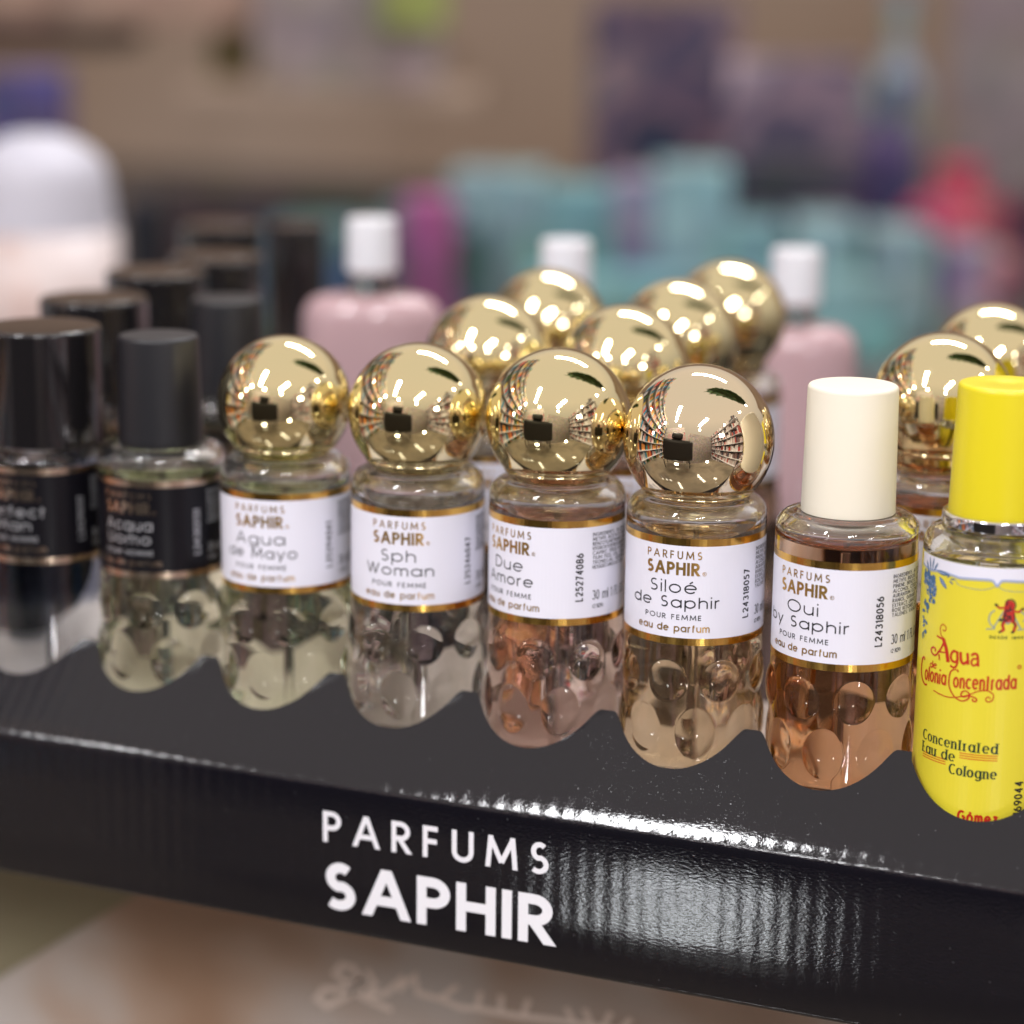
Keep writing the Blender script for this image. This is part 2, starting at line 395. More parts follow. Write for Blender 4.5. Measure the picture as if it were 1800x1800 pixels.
for p, q in zip(cols, cols[1:]):
    for j in range(len(p) - 1): bm.faces.new([p[j], p[j + 1], q[j + 1], q[j]])
# cut edge of the board and its inner face, with corners of their own so that the edge stays crisp
off = Vector((0, .55, -.55)) * S; ins = Vector((0, .75, .1)) * S
e1 = [(bm.verts.new(c_[0].co), bm.verts.new(c_[0].co + off)) for c_ in cols]
for p, q in zip(e1, e1[1:]): bm.faces.new([p[1], p[0], q[0], q[1]])
inner = [[bm.verts.new(v_.co + (off if j < 5 else ins)) for j, v_ in enumerate(c_)] for c_ in cols]
for p, q in zip(inner, inner[1:]):
    for j in range(len(p) - 1): bm.faces.new([p[j], q[j], q[j + 1], p[j + 1]])
front = finish('front_panel', bm, card, tray)
def on_front(x, z, k): return (x, -27.05 - .05 - k, z + 75)
st = text('PARFUMS', 7.3, 1.15, x0=-43.5, x1=10.9, y=-53.4, track=.42, xs=.80, slope=.014)
st += text('SAPHIR', 11.3, 2.35, x0=-43.3, x1=12.3, y=-69.2, track=.13, xs=.85, slope=.008)
flatprint('white_lettering', st, white_ink, front, on_front)
bm = bmesh.new(); box(bm, XL + 1, XR - 1, -19.5, 62, 35.6, 38.3); finish('tray_floor', bm, kraft, tray, False)
bm = bmesh.new(); box(bm, XL + 1, XR - 1, 62.3, YB - 2, 35.6, 38.0); finish('rear_floor', bm, card, tray, False)
bm = bmesh.new(); box(bm, XL, XR, YB - 1.5, YB, .4, 62); finish('back_panel', bm, card, tray, False)
for sx in (XL, XR - 1.5):
    bm = bmesh.new(); box(bm, sx, sx + 1.5, -24, YB - 1.6, .4, 40); finish('side_panel', bm, card, tray, False)

poster = mat('printed_counter_poster', rough=.45)
n, l, b = nodes(poster); v = coords(poster, (1, 1, 1))
base = ramp(poster, noise(poster, 15, 2.0, v), [(.32, (.32, .20, .13)), (.43, (.40, .29, .22)), (.52, (.46, .40, .36)), (.75, (.50, .47, .45))])
l.new(base, b.inputs['Base Color'])
cnt = empty('display_counter', (0, 0, -420), 'counter carrying the display tray, its front a tan blotched poster with pale handwriting', 'counter')
bm = bmesh.new(); box(bm, -420, 330, 36, 270, 0, 344.9, .5); finish('counter_block', bm, poster, cnt, False)
bm = bmesh.new(); box(bm, -419, 329, 34.8, 35.8, 60, 343, .1); pl = finish('poster', bm, poster, cnt, False)
CUR = [[(-63.9, -116.5), (-69.1, -117.4), (-72.1, -115.6), (-70.4, -113.0), (-66.8, -113.1), (-65.2, -115.9), (-68.0, -120.9), (-74.6, -125.3), (-77.4, -123.7), (-75.4, -120.6), (-68.8, -119.4), (-60.7, -121.7), (-55.9, -122.8)], [(-63.1, -113.2), (-60.7, -116.7), (-64.0, -121.2)], [(-63.9, -120.4), (-57.5, -118.4), (-53.5, -114.1), (-52.4, -113.0)], [(-54.3, -117.1), (-49.5, -112.3), (-48.7, -116.8), (-42.4, -117.2), (-37.7, -112.7)], [(-42.4, -117.2), (-36.8, -118.5), (-32.2, -117.9), (-31.4, -113.1)], [(-32.2, -117.9), (-25.9, -117.9), (-25.7, -113.0)], [(-25.9, -117.9), (-19.8, -117.7), (-18.3, -112.7)], [(-19.8, -117.7), (-11.4, -117.0), (-6.1, -116.8), (-8.4, -113.1)], [(-7.6, -117.1), (-1.6, -116.4), (-3.5, -112.5)], [(-1.6, -116.4), (1.4, -116.7), (3.5, -112.1)], [(1.4, -116.7), (5.9, -116.7), (8.7, -112.9)]]
scriptink = mat('pale_script_ink', (.74, .62, .54), .5)
flatprint('handwriting', [ribbon(c_, 1.6) for c_ in CUR], scriptink, pl, lambda x, y, k: (x, 34.75 - k, y + 420))
olive = speckled('olive_card', [(.3, (.21, .18, .10)), (.7, (.26, .23, .15))], 8, .5)
bm = bmesh.new(); vs = [bm.verts.new(Vector(p) * S) for p in ((-300, 34.2, 343), (-126, 34.2, 343), (-131, 34.2, 316), (-176, 34.2, 284), (-300, 34.2, 225))]
f = bm.faces.new(vs); g = bmesh.ops.extrude_face_region(bm, geom=[f])
bmesh.ops.translate(bm, vec=(0, .0004, 0), verts=[v_ for v_ in g['geom'] if isinstance(v_, bmesh.types.BMVert)])
bmesh.ops.recalc_face_normals(bm, faces=bm.faces)
finish('olive_panel', bm, olive, cnt, False)
low = speckled('beige_lower_shelf', [(.3, (.13, .11, .085)), (.5, (.24, .20, .15)), (.7, (.10, .085, .07))], 3, .06)
bm = bmesh.new(); box(bm, -900, 900, -950, 34, -440, -421, 2); structure(finish('lower_shelf_floor', bm, low, None, False))

# ------------------------------------------------------------------ bottles
BASE = -36.5
def dimples(seed, face=0.0, ph=None, rows=((-9.4, 0, 4.5, 4.6), (-21.2, .5, 4.4, 5.6), (-33.6, 0, 4.2, 4.3))):
    """moulded beads round the lower half: shallow spherical bosses, a ring of eight per row"""
    rnd = random.Random(seed); sp_ = []; ph = rnd.uniform(0, .3) if ph is None else ph
    for z, off, rx, rz_ in rows:
        for k in range(8):
            a = 2 * math.pi * (k + off) / 8 + ph; back = math.cos(a - face)
            sp_.append((a + rnd.uniform(-.02, .02), z + rnd.uniform(-.25, .25), rx * rnd.uniform(.95, 1.04), rz_, rnd.uniform(1.45, 1.65) * (1 if back > -.1 else .75)))
    def f(a, z, r0):
        if r0 < 14.4 or z > -4 or z < BASE + 1.2: return 0
        s = 0
        for aa, zz, rx, rz_, dp in sp_:
            da = (a - aa + math.pi) % (2 * math.pi) - math.pi
            q = (da * 15 / rx) ** 2 + ((z - zz) / rz_) ** 2
            if q < 1:
                Rs = (1 + .36 * .36) / (2 * .36); s += .58 * dp * (math.sqrt(Rs * Rs - q) - (Rs - .36)) / .36
        return s
    return f
def glass_body(parent, seed, neck=9.0, hi=True, plain=False, face=0.0, air=20.3, ph=None):
    bm = bmesh.new()
    prof = [(0, BASE + 1.2), (9, BASE + 1.0), (12.5, BASE)] + [(14.0, BASE + .1), (14.8, BASE + .9)]
    z = BASE + 1.6; step = .27 if hi else 1.0
    while z < -3.4: prof.append((15, z)); z += step
    prof += [(15, -3), (15, 8), (15, 22), (15, 24.2)]
    prof += [(15 - 3.4 * (1 - math.cos(R(t))), 24.6 + 3.4 * math.sin(R(t))) for t in (12, 25, 38, 52, 66, 80, 90)]
    prof += [(10.6, 28.1), (neck, 28.5), (neck - .6, 29.6), (0, 29.8)]
    lathe(bm, prof, 330 if hi else 96, disp=None if plain else dimples(seed, face, ph))
    # air space left above the perfume, under the thick shoulder
    if air: lathe(bm, [(0, air), (11.6, air + .1), (12.8, air + .5), (12.9, 24.3), (12.4, 25.2), (10.5, 26.0), (7, 26.4), (0, 26.5)], 72, flip=True)
    return finish('glass_body', bm, glass, parent)
def liquid(parent, m, z0=BASE + 3.0, z1=23.0, r0=12.9):
    bm = bmesh.new(); lathe(bm, rounded([(0, z0), (r0, z0), (r0, z1), (0, z1)], [0, 1.5, .6, 0]), 64)
    o = finish('perfume', bm, m, parent)
    bm = bmesh.new(); lathe(bm, [(0, BASE + 4), (.75, BASE + 4), (.75, 20), (0, 20)], 12); finish('dip_tube', bm, tube, parent)
    return o
def ball_cap(parent, rad=15.7, z=41.2, dx=0, dy=0):
    bm = bmesh.new(); prof = []
    za = z - math.sqrt(rad * rad - 11.6 ** 2)
    a0 = math.degrees(math.asin(11.6 / rad))
    N = 64
    for k in range(N + 1):
        t = R(a0 + (180 - a0) * k / N); prof.append((max(rad * math.sin(t), 0) if k < N else 0, z - rad * math.cos(t)))
    prof = [(0, za + .2), (11.4, za + .2)] + prof
    lathe(bm, prof, 128)
    o = finish('ball_cap', bm, gold, parent, loc=(dx, dy, 0))
    bm = bmesh.new(); lathe(bm, rounded([(0, 28.4), (10.2, 28.45), (11.2, za - .5), (12.0, za + .1), (11.3, za + 1.0), (0, za + 1.0)], [0, .5, .8, .3, .2, 0]), 96)
    finish('collar', bm, gold, o)
    return o
def plain_cap(parent, m, r0=9.85, r1=9.35, z0=28.0, z1=54.9, name='cap', nub=False):
    bm = bmesh.new(); prof = rounded([(0, z0), (r0, z0), (r1, z1), (0, z1)], [0, .25, 1.0, 0], 8)
    if nub: prof = prof[:-1] + [(2.2, z1), (1.6, z1 - .25), (.5, z1 - .1), (0, z1 - .1)]
    lathe(bm, prof, 128); return finish(name, bm, m, parent)
LR = 15.04
def label(parent, lines, lot, paper_m=paper, foil_m=foil, brand=foiltext, inkm=ink, inkl=ink, ingr=True, detail=True, dz=0, ing_lines=None):
    """lines = [(text, width), (text, width)]; arc position 0 is the middle of the writing"""
    o = sheet('label', paper_m, parent, LR, -1.45, 2.75, dz, 20 + dz)
    for z0 in (-1.55, 20.0): sheet('gold_band', foil_m, o, LR + .01, -1.45, 2.75, z0 + dz, z0 + 1.55 + dz)
    if not detail: 
        bend('brand_lettering', text('PARFUMS', 1.7, .25, cx=0, width=12.4, y=17.2 + dz, track=.42, xs=.8) + text('SAPHIR', 2.8, .62, cx=0, width=12.5, y=13.7 + dz, track=.05, xs=.85), brand, o, LR); return o
    st = text('PARFUMS', 1.72, .25, cx=0, width=12.4, y=17.15 + dz, track=.42, xs=.8)
    st += text('SAPHIR', 2.8, .58, cx=-.2, width=12.0, y=13.65 + dz, track=.12, xs=.85)
    st += [ribbon([(6.75 + .4 * math.cos(t * .52), 14.1 + dz + .4 * math.sin(t * .52)) for t in range(13)], .09), ribbon([(6.6, 13.9 + dz), (6.6, 14.3 + dz), (6.85, 14.2 + dz), (6.62, 14.08 + dz), (6.9, 13.9 + dz)], .08)]
    st += text('eau de parfum', 1.62, .27, cx=-.1, width=16.6, y=1.35 + dz, track=.16)
    bend('gold_lettering', st, brand, o, LR)
    st = text(lines[0][0], 2.65, .29, cx=lines[0][2] if len(lines[0]) > 2 else 0, width=lines[0][1], y=9.75 + dz, track=.2)
    st += text(lines[1][0], 2.45, .29, cx=lines[1][2] if len(lines[1]) > 2 else 0, width=lines[1][1], y=6.55 + dz, track=.2)
    st += text('POUR FEMME' if inkm is ink else 'POUR HOMME', 1.15, .17, cx=0, width=12.8, y=3.95 + dz, track=.28, xs=1.1)
    bend('name_lettering', st, inkm, o, LR)
    bend('lot_number', rot90(text(lot, 1.75, .30, x0=0, x1=10.7, track=.12, xs=.75), 17.75, 3.7 + dz), inkl, o, LR)
    if ingr:
        L = ing_lines; st = []; y = 17.9
        for s in L:
            st += text(s, .82, .13, x0=19.9, x1=20.0 + .62 * len(s), y=y + dz, track=.14, xs=.6); y -= 1.03
        st += text('30 ml 1 FL.OZ', 2.15, .22, x0=20.0, x1=31.5, y=3.8 + dz, track=.10, xs=.55)
        st += text('(2 N29)', .95, .14, x0=20.1, x1=23.0, y=1.9 + dz, track=.1, xs=.5)
        bend('ingredient_print', st, inkl if inkm is not ink else greyink, o, LR)
    return o
ING1 = ['INGREDIENTS: ALCOHOL DENAT', 'METHYL ACETATE, PARFUM AQU', 'BENZOYLMETHANE, LIMONENE', 'HYDROXYHYDROCINNAMATE', 'CAPRIC TRIGLYCERIDE, CITRU', 'TIUM PEEL OIL, LINALOOL CI', 'TRONELLAL, GERANIOL, CITR', 'HEXADECANOLACTONE']
ING2 = ['INGREDIENTS: ALCOHOL DENA', 'METHYL INDOLE, LIMONENE', 'PINENE, BENZYL SALICYLATE', 'ALCOHOL, CITRUS AURAN', 'AURANTIUM FLOWER OIL, GE', 'RANIOL, GERANYL ACETATE', 'EXTRACT, LINALYL ACETATE', 'ROSE KETONES, CITRONELLO', 'TALENES, VANILLIN']
GF = 'saphir perfume bottles in the front row'.replace('saphir ', '')
def bottle(name, x, y, z, ang, label_txt, seed, tint, group=GF, hi=True, tilt=None, **k):
    t = empty(name, (x, y, z), label_txt, 'perfume bottle', group, R(ang), tilt)
    glass_body(t, seed, hi=hi, face=k.get('face', 0), ph=k.get('ph'), air=k.get('lvl', 20.3)); liquid(t, tint, z1=k.get('lvl', 20.3) - .05); return t
def ang_to(b, off): return b + off
b1 = bottle('perfume_bottle', -66.2, 0, 0, -62 - 25, 'leftmost gold ball cap bottle in the front row, pale green perfume, label Agua de Mayo', 1, liq['green'], tilt=(R(.6), R(-.5)), face=R(25), ph=R(25))
ball_cap(b1, 15.3, 40.0); label(b1, [('Agua', 12.4), ('de Mayo', 17.8)], 'L25294041', ing_lines=ING1)
b2 = bottle('perfume_bottle', -32.9, 0, 0, -65.2 - 17, 'gold ball cap bottle of clear perfume in the front row, label Sph Woman', 2, liq['clear'], tilt=(R(-.3), R(.4)), face=R(17), ph=R(22))
ball_cap(b2, 15.6, 40.5); label(b2, [('Sph', 8.1), ('Woman', 16.2)], 'L25246047', ing_lines=ING1)
b3 = bottle('perfume_bottle', .9, 0, .6, -68.6 - 45, 'gold ball cap bottle of pink perfume in the front row, label Due Amore', 3, liq['pink'], tilt=(R(.4), R(-.4)), face=R(45), ph=R(28))
ball_cap(b3, 15.9, 40.8); label(b3, [('Due', 8.5), ('Amore', 13.4)], 'L25274086', ing_lines=ING1)
b4 = bottle('perfume_bottle', 33.0, 0, .2, -72.1 - 18, 'gold ball cap bottle of golden perfume beside the cream cap, label Siloé de Saphir'.replace('Siloé de Saphir', 'Siloé'), 4, liq['gold'], tilt=(R(0), R(.1)), face=R(18), ph=R(-2))
bc4 = ball_cap(b4, 16.1, 39.9); bc4.data.materials[0] = palegold; label(b4, [('Siloé', 10.5), ('de Saphir', 20.4)], 'L24318057', ing_lines=ING2)
b5 = bottle('perfume_bottle', 66.1, 0, -.3, -75.7 - 35, 'front row bottle of peach perfume with a plain cream cap', 5, liq['peach'], tilt=(R(0), R(.0)), face=R(35), lvl=22.4, ph=R(1))
plain_cap(b5, cream); label(b5, [('Oui', 7.9), ('by Saphir', 21.0)], 'L24318056', ing_lines=ING2, dz=-1.1)
b0 = bottle('perfume_bottle', -99.3, 0, 0, -59 - 33, 'front row bottle with narrow matte black cap and black label over pale green perfume', 6, liq['green'], face=R(33))
plain_cap(b0, matteblack, z0=27.9, z1=53.3); label(b0, [('Acqua', 12.6), ('Uomo', 11.8)], 'L24302131', blackpaper, rosefoil, rosefoil, silverink, silverink, ing_lines=ING1)
# wide black cap bottle, plain walls
bm1 = empty('perfume_bottle', (-131.5, 0, 0), 'leftmost front row bottle with wide glossy black cap and black label', 'perfume bottle', GF, R(-56.2 - 33))
bm = bmesh.new(); lathe(bm, rounded([(0, BASE + 1), (12, BASE + .8), (12.8, BASE), (15, BASE), (15, 23.4), (11, 25.6), (0, 25.8)], [0, .3, .3, 1.5, 2.4, .5, 0]), 128)
lathe(bm, [(0, 21.6), (12, 21.7), (13, 22.2), (11, 24.2), (0, 24.6)], 72, flip=True); finish('glass_body', bm, glass, bm1)
liquid(bm1, liq['smoke'], BASE + 3, -13.5, 13.1)
bm = bmesh.new(); lathe(bm, rounded([(0, -13.4), (13.1, -13.4), (13.1, 21.4), (0, 21.4)], [0, .6, .6, 0]), 64); finish('perfume', bm, liq['dark'], bm1)
plain_cap(bm1, glossblack, 14.35, 14.3, 25.9, 53.2)
label(bm1, [('Perfect', 16.5), ('Man', 9.5)], 'L24290117', blackpaper, rosefoil, rosefoil, silverink, silverink, ing_lines=ING1)

# ------------------------------------------------------------------ yellow cologne bottle at the right end
def cologne(x, y, z, ang, lab):
    t = empty('cologne_bottle', (x, y, z), lab, 'cologne bottle', 'yellow cologne bottles', R(ang))
    bm = bmesh.new()
    prof = [(0, BASE + 1.0), (12.8, BASE), (14.9, BASE + .4), (15, BASE + 2), (15, 0), (15, 23.6)] + [(15 - 3.4 * (1 - math.cos(R(q))), 24.0 + 3.6 * math.sin(R(q))) for q in (12, 25, 38, 52, 66, 80, 90)] + [(11, 27.8), (10.8, 28.6), (0, 28.7)]
    lathe(bm, prof, 160); lathe(bm, [(0, 19.8), (12, 19.9), (13.3, 20.6), (13.2, 22.6), (11.8, 24.6), (9, 25.6), (0, 25.7)], 72, flip=True)
    finish('glass_body', bm, glass, t); liquid(t, liq['yellow'], BASE + 3, 19.6)
    plain_cap(t, yellowp, 10.4, 9.7, 30.4, 57.3, nub=True)
    bm = bmesh.new(); lathe(bm, rounded([(0, 28.3), (11.6, 28.3), (11.6, 30.9), (9, 31.0), (0, 31.0)], [0, .3, .5, .1, 0]), 96); finish('metal_collar', bm, silver, t)
    lb = sheet('label', yellowl, t, LR, -2.9, 3.1, -35.5, 22.6, 96)
    return t, lb
t, lb = cologne(97.7, 0, 0, -79.3, 'bright yellow cologne bottle with yellow cap at the right end of the front row')
t['group'] = 'yellow cologne bottles'
# white upper band with a waved lower edge
def smooth_poly(pts, k=4):
    out = []; P = [Vector(p) for p in pts]; n_ = len(P)
    for i in range(n_ - 1):
        p0, p1, p2, p3 = P[max(i - 1, 0)], P[i], P[i + 1], P[min(i + 2, n_ - 1)]
        for j in range(k):
            q = j / k; out.append(tuple(.5 * ((2 * p1) + (p2 - p0) * q + (2 * p0 - 5 * p1 + 4 * p2 - p3) * q * q + (3 * p1 - p0 - 3 * p2 + p3) * q ** 3)))
    out.append(tuple(P[-1])); return out
half = [(.3, 19.0), (-.15, 19.5), (-.6, 20.0), (-1.7, 20.1), (-4.6, 19.95), (-7.4, 19.73), (-8.8, 19.9), (-12.3, 20.1), (-16, 19.6), (-20, 20.0)]
wave = [(.6 - p[0], p[1]) for p in reversed(half[1:])]
wave = list(reversed(half)) + [(q[0], q[1]) for q in reversed(wave)]
wave = smooth_poly(wave, 3)
for i in range(len(wave) - 1):
    pass
band = [[[Vector((p[0], p[1])), Vector((q[0], q[1])), Vector((q[0], 22.58)), Vector((p[0], 22.58))]] for p, q in zip(wave, wave[1:]) if q[0] > p[0] + 1e-4]
bm = bmesh.new()
for st_ in band:
    for q in st_:
        rr = LR + .03; bm.faces.new([bm.verts.new((rr * math.cos(p.x / LR) * S, rr * math.sin(p.x / LR) * S, p.y * S)) for p in q])
finish('white_band', bm, paper, lb, False)
bend('blue_border', [ribbon(wave, .32), ribbon([(p[0], p[1] - .32) for p in wave], .12)], bluepale, lb, LR, .06)
bend('green_border', [ribbon(smooth_poly([(-8.4, 19.2), (-7.5, 18.2), (-5, 17.9), (-2.6, 17.9), (-1, 18.3), (-.2, 18.7), (.3, 18.9), (.9, 18.6), (2, 18.1), (5, 17.8), (8, 18.2)]), .13)], greyline, lb, LR, .06)
# blue flower spray
rnd = random.Random(7); st = []
def leaf(x, y, a, L, w_):
    ux, uy = math.cos(a), math.sin(a); pts = []
    for k in range(7):
        q = k / 6; hw = w_ * math.sin(math.pi * q) ** .8 / 2; pts.append((Vector((x + ux * L * q - uy * hw, y + uy * L * q + ux * hw)), Vector((x + ux * L * q + uy * hw, y + uy * L * q - ux * hw))))
    return [[a_[1], b_[1], b_[0], a_[0]] for a_, b_ in zip(pts, pts[1:])]
for x, y, a, L, w_ in ((-13.4, 19.9, -.05, 3.7, .9), (-12.6, 18.9, -.75, 3.2, .95), (-15, 19.5, 1.4, 3.0, .5), (-15.6, 19.3, 1.75, 3.0, .5), (-14.4, 19.6, 1.0, 2.4, .5), (-16.3, 19.0, 2.1, 2.6, .6), (-9.6, 18.9, .2, 1.3, .35), (-9.8, 18.6, -.5, 1.2, .35), (-10.4, 19.1, .7, 1.0, .3)): st.append(leaf(x, y, a, L, w_))
for k in range(26):
    x = rnd.uniform(-18.4, -13.2); y = 18.8 - abs(rnd.gauss(0, 1)) * 2.6 - max(0, (x + 15)) * 1.1; rr = rnd.uniform(.45, .95)
    st.append([[Vector((x + rr * math.cos(j * 1.047), y + rr * math.sin(j * 1.047))) for j in range(6)]])
for k in range(22):
    st.append(leaf(rnd.uniform(-19, -16.6), rnd.uniform(5, 17), rnd.uniform(-1.2, 1.0), rnd.uniform(.8, 1.9), rnd.uniform(.3, .7)))
bend('blue_flowers', st, blueink, lb, LR, .07)
st = []
for k in range(22):
    x = rnd.uniform(-18, -13.6); y = 18.4 - abs(rnd.gauss(0, 1)) * 2.6 - max(0, (x + 15)) * 1.1; q = rnd.uniform(0, 6)
    st.append(ribbon([(x + .4 * math.cos(q + j * .5), y + .4 * math.sin(q + j * .5)) for j in range(7)], .12))
for x, y, a in ((-13.2, 19.9, -.05), (-12.4, 18.8, -.75)): st.append(leaf(x, y, a, 2.8, .28))
bend('pale_flower_lines', st, bluepale, lb, LR, .10)
# red lettering
TR = {'a': [(-10.85, 8.15), (-10.24, 7.99), (-9.93, 8.72), (-10.72, 9.27), (-11.45, 8.5), (-11.22, 7.06), (-10.24, 6.29)],
 'b': [(-12.37, 6.52), (-11.56, 6.34), (-10.24, 6.19)], 'c': [(-10.51, 6.33), (-9.59, 4.25), (-9.01, 1.7)],
 'd': [(-10.22, 5.9), (-11.01, 4.11), (-12.4, 2.4), (-13.48, 2.47), (-13.95, 3.15), (-13.42, 3.79), (-12.63, 3.7), (-12.6, 3.1)], 'e': [(-11.9, 3.29), (-9.3, 3.64)], 'f': [(-11.45, 2.8), (-11.29, 1.6)],
 'g': [(-7.01, 4.2), (-7.8, 4.34), (-8.35, 3.52), (-8.3, 2.54), (-7.64, 2.08), (-6.96, 2.42), (-7.01, 4.2)], 'h': [(-6.96, 4.45), (-6.83, 2.04), (-7.46, .92), (-8.48, 1.14)],
 'i': [(-6.25, 4.44), (-6.09, 2.78), (-5.54, 2.1), (-4.7, 2.71)], 'j': [(-4.78, 4.49), (-4.54, 2.04)], 'k': [(-3.97, 4.02), (-3.41, 4.5), (-2.71, 4.19), (-2.5, 1.95)], 'l': [(-2.68, 3.5), (-3.55, 3.39), (-3.89, 2.64), (-3.47, 2.0), (-2.63, 2.51)],
 'm': [(-13.19, .24), (-13.76, .28), (-14.0, -.13), (-13.66, -.49), (-13.16, -.26)], 'n': [(-13.24, .96), (-13.08, -.45)], 'o': [(-12.82, .08), (-12.11, .26), (-12.19, .54), (-12.61, .49), (-12.87, .02), (-12.48, -.38), (-12.06, -.17)],
 'p': [(-16.23, .29), (-16.5, .81), (-17.31, .27), (-17.65, -1.96), (-16.99, -3.8), (-15.68, -4.72), (-14.8, -4.5)],
 'q': [(-6.62, .09), (-6.7, .51), (-7.56, .46), (-8.3, -.26), (-8.56, -2.12), (-8.33, -3.47), (-7.46, -4.79), (-6.33, -5.56), (-5.1, -5.67), (-4.05, -4.96), (-3.97, -4.04), (-4.62, -3.51), (-5.41, -3.79), (-5.67, -4.53), (-5.15, -4.84), (-4.18, -4.48), (-3.1, -4.52), (-2.44, -4.93), (-2.65, -5.46), (-3.18, -5.33), (-3.18, -4.89)],
 'r': [(-12.56, -5.14), (-9.46, -5.55), (-7.2, -5.34), (-4.18, -4.28), (-2.31, -3.26), (-.45, -2.93), (.81, -3.63), (.71, -4.84), (-.21, -5.26), (-.63, -4.64), (-.03, -4.19), (.32, -4.66)]}
TWD = dict(a=.22, b=.4, c=.85, d=.42, e=.3, f=.4, g=.5, h=.42, i=.58, j=.55, k=.5, l=.4, m=.26, n=.3, o=.24, p=.5, q=.34, r=.22)
st = [ribbon(smooth_poly(TR[k], 4), TWD[k], .25 if k in 'pq' else 0) for k in TR]
st += text('olonia', 3.1, .42, x0=-15.9, x1=-9.2, y=-3.75, track=.10, xs=.5, slope=.07)
st += text('oncentrada', 3.1, .42, x0=-7.6, x1=5.4, y=-3.3, track=.10, xs=.5, slope=.07)
st += [ribbon([(5.75 + .34 * math.cos(k * .5236), 2.2 + .34 * math.sin(k * .5236)) for k in range(13)], .2)]
bend('title_lettering', st, redink, lb, LR)
bend('maker_lettering', text('Gómez', 2.6, .5, x0=-5.1, x1=3.2, y=-31.4, track=.14), redink, lb, LR)
st = text('Concentrated', 2.25, .42, x0=-15.3, x1=2.4, y=-16.2, track=.16, xs=.8, didone=.62)
st += text('Eau de', 2.25, .42, x0=-15.3, x1=-6.2, y=-18.9, track=.16, xs=.8, didone=.62)
st += text('Cologne', 2.25, .42, x0=-7.5, x1=2.5, y=-21.6, track=.16, xs=.8, didone=.62)
bend('subtitle_lettering', st, greenink, lb, LR)
bend('founding_lettering', text('DESDE 1899', .62, .12, x0=-.6, x1=6.2, y=8.0, track=.3, xs=.9), greenink, lb, LR)
st = []
for k in range(3):
    st.append(ribbon([(-5.3, -16.72 - .5 * k), (2.4, -16.6 - .5 * k)], .19)); st.append(ribbon([(-14.95, -18.85 - .5 * k), (-8.3, -18.85 - .5 * k)], .19))
bend('red_rules', st, orangeink, lb, LR)
bend('lot_number', rot90(text('L25169044', 1.9, .34, x0=0, x1=11.2, track=.12, xs=.8), 8.2, -33.2), ink, lb, LR)
# emblem: red rampant figure over a grey A monogram
st = [ribbon(smooth_poly([(.2, 13.9), (-.6, 13.2), (-.9, 11.9), (-.4, 10.8), (.4, 10.4)]), .28), ribbon([(-1.4, 9.9), (.4, 10.1)], .24), ribbon([(.0, 10.1), (1.3, 12.6), (2.6, 15.0)], .26), ribbon([(2.9, 15.0), (4.3, 12.2), (5.6, 10.0)], .32), ribbon([(1.2, 12.2), (2.9, 11.2), (4.4, 12.5)], .3), ribbon([(4.8, 9.9), (6.6, 10.1)], .24),
      ribbon(smooth_poly([(5.0, 13.9), (5.9, 13.3), (6.4, 12.4), (6.0, 11.6)]), .28)]
bend('grey_monogram', st, greyline, lb, LR, .05)
st = [[[Vector((3.0 + 1.05 * math.cos(j * .6283), 15.1 + .95 * math.sin(j * .6283))) for j in range(10)]], [[Vector(p) for p in ((2.1, 15.2), (1.7, 12.6), (2.1, 11.5), (3.9, 11.4), (4.3, 12.4), (3.9, 15.2))]],
      ribbon([(2.4, 12.0), (1.8, 10.9), (2.1, 10.0), (1.6, 9.6)], .55), ribbon([(3.7, 12.0), (4.4, 11.0), (4.2, 10.1), (4.1, 9.6)], .55), ribbon([(2.2, 14.6), (1.1, 14.4), (.4, 14.9)], .4), ribbon([(3.8, 13.9), (4.9, 13.6), (5.6, 14.3)], .38)]
bend('red_emblem', st, redink, lb, LR, .08)
st = [ribbon(smooth_poly([(2.1, 15.6), (2.6, 16.1), (3.4, 16.2), (4.0, 15.7), (4.2, 14.9), (3.9, 14.2)]), .22), ribbon([(2.2, 13.2), (2.9, 12.5), (2.5, 11.8)], .25), ribbon([(3.9, 13.4), (4.2, 12.4), (4.0, 11.2), (4.6, 10.6)], .2), ribbon([(2.0, 12.6), (1.6, 11.0)], .18), ribbon([(3.3, 15.0), (3.0, 14.5), (3.6, 14.0)], .22), ribbon([(1.6, 9.6), (1.1, 9.4)], .4), ribbon([(4.2, 9.6), (3.6, 9.4)], .4), ribbon([(.7, 14.9), (.1, 15.2)], .45), ribbon([(1.7, 12.2), (1.1, 11.8)], .45), ribbon([(5.4, 14.2), (6.0, 14.3)], .45), ribbon([(2.3, 14.2), (2.8, 13.8), (3.4, 14.3)], .3)]
bend('emblem_details', st + [ribbon([(2.3, 13.9), (2.0, 12.4), (2.4, 11.6)], .3), ribbon([(3.1, 13.0), (3.4, 12.0)], .35), ribbon([(2.6, 15.6), (2.3, 14.9)], .3)], ink, lb, LR, .11)
t2, lb2 = cologne(100, 62, 0, -79, 'second yellow cologne bottle half hidden behind the gold ball at the right')

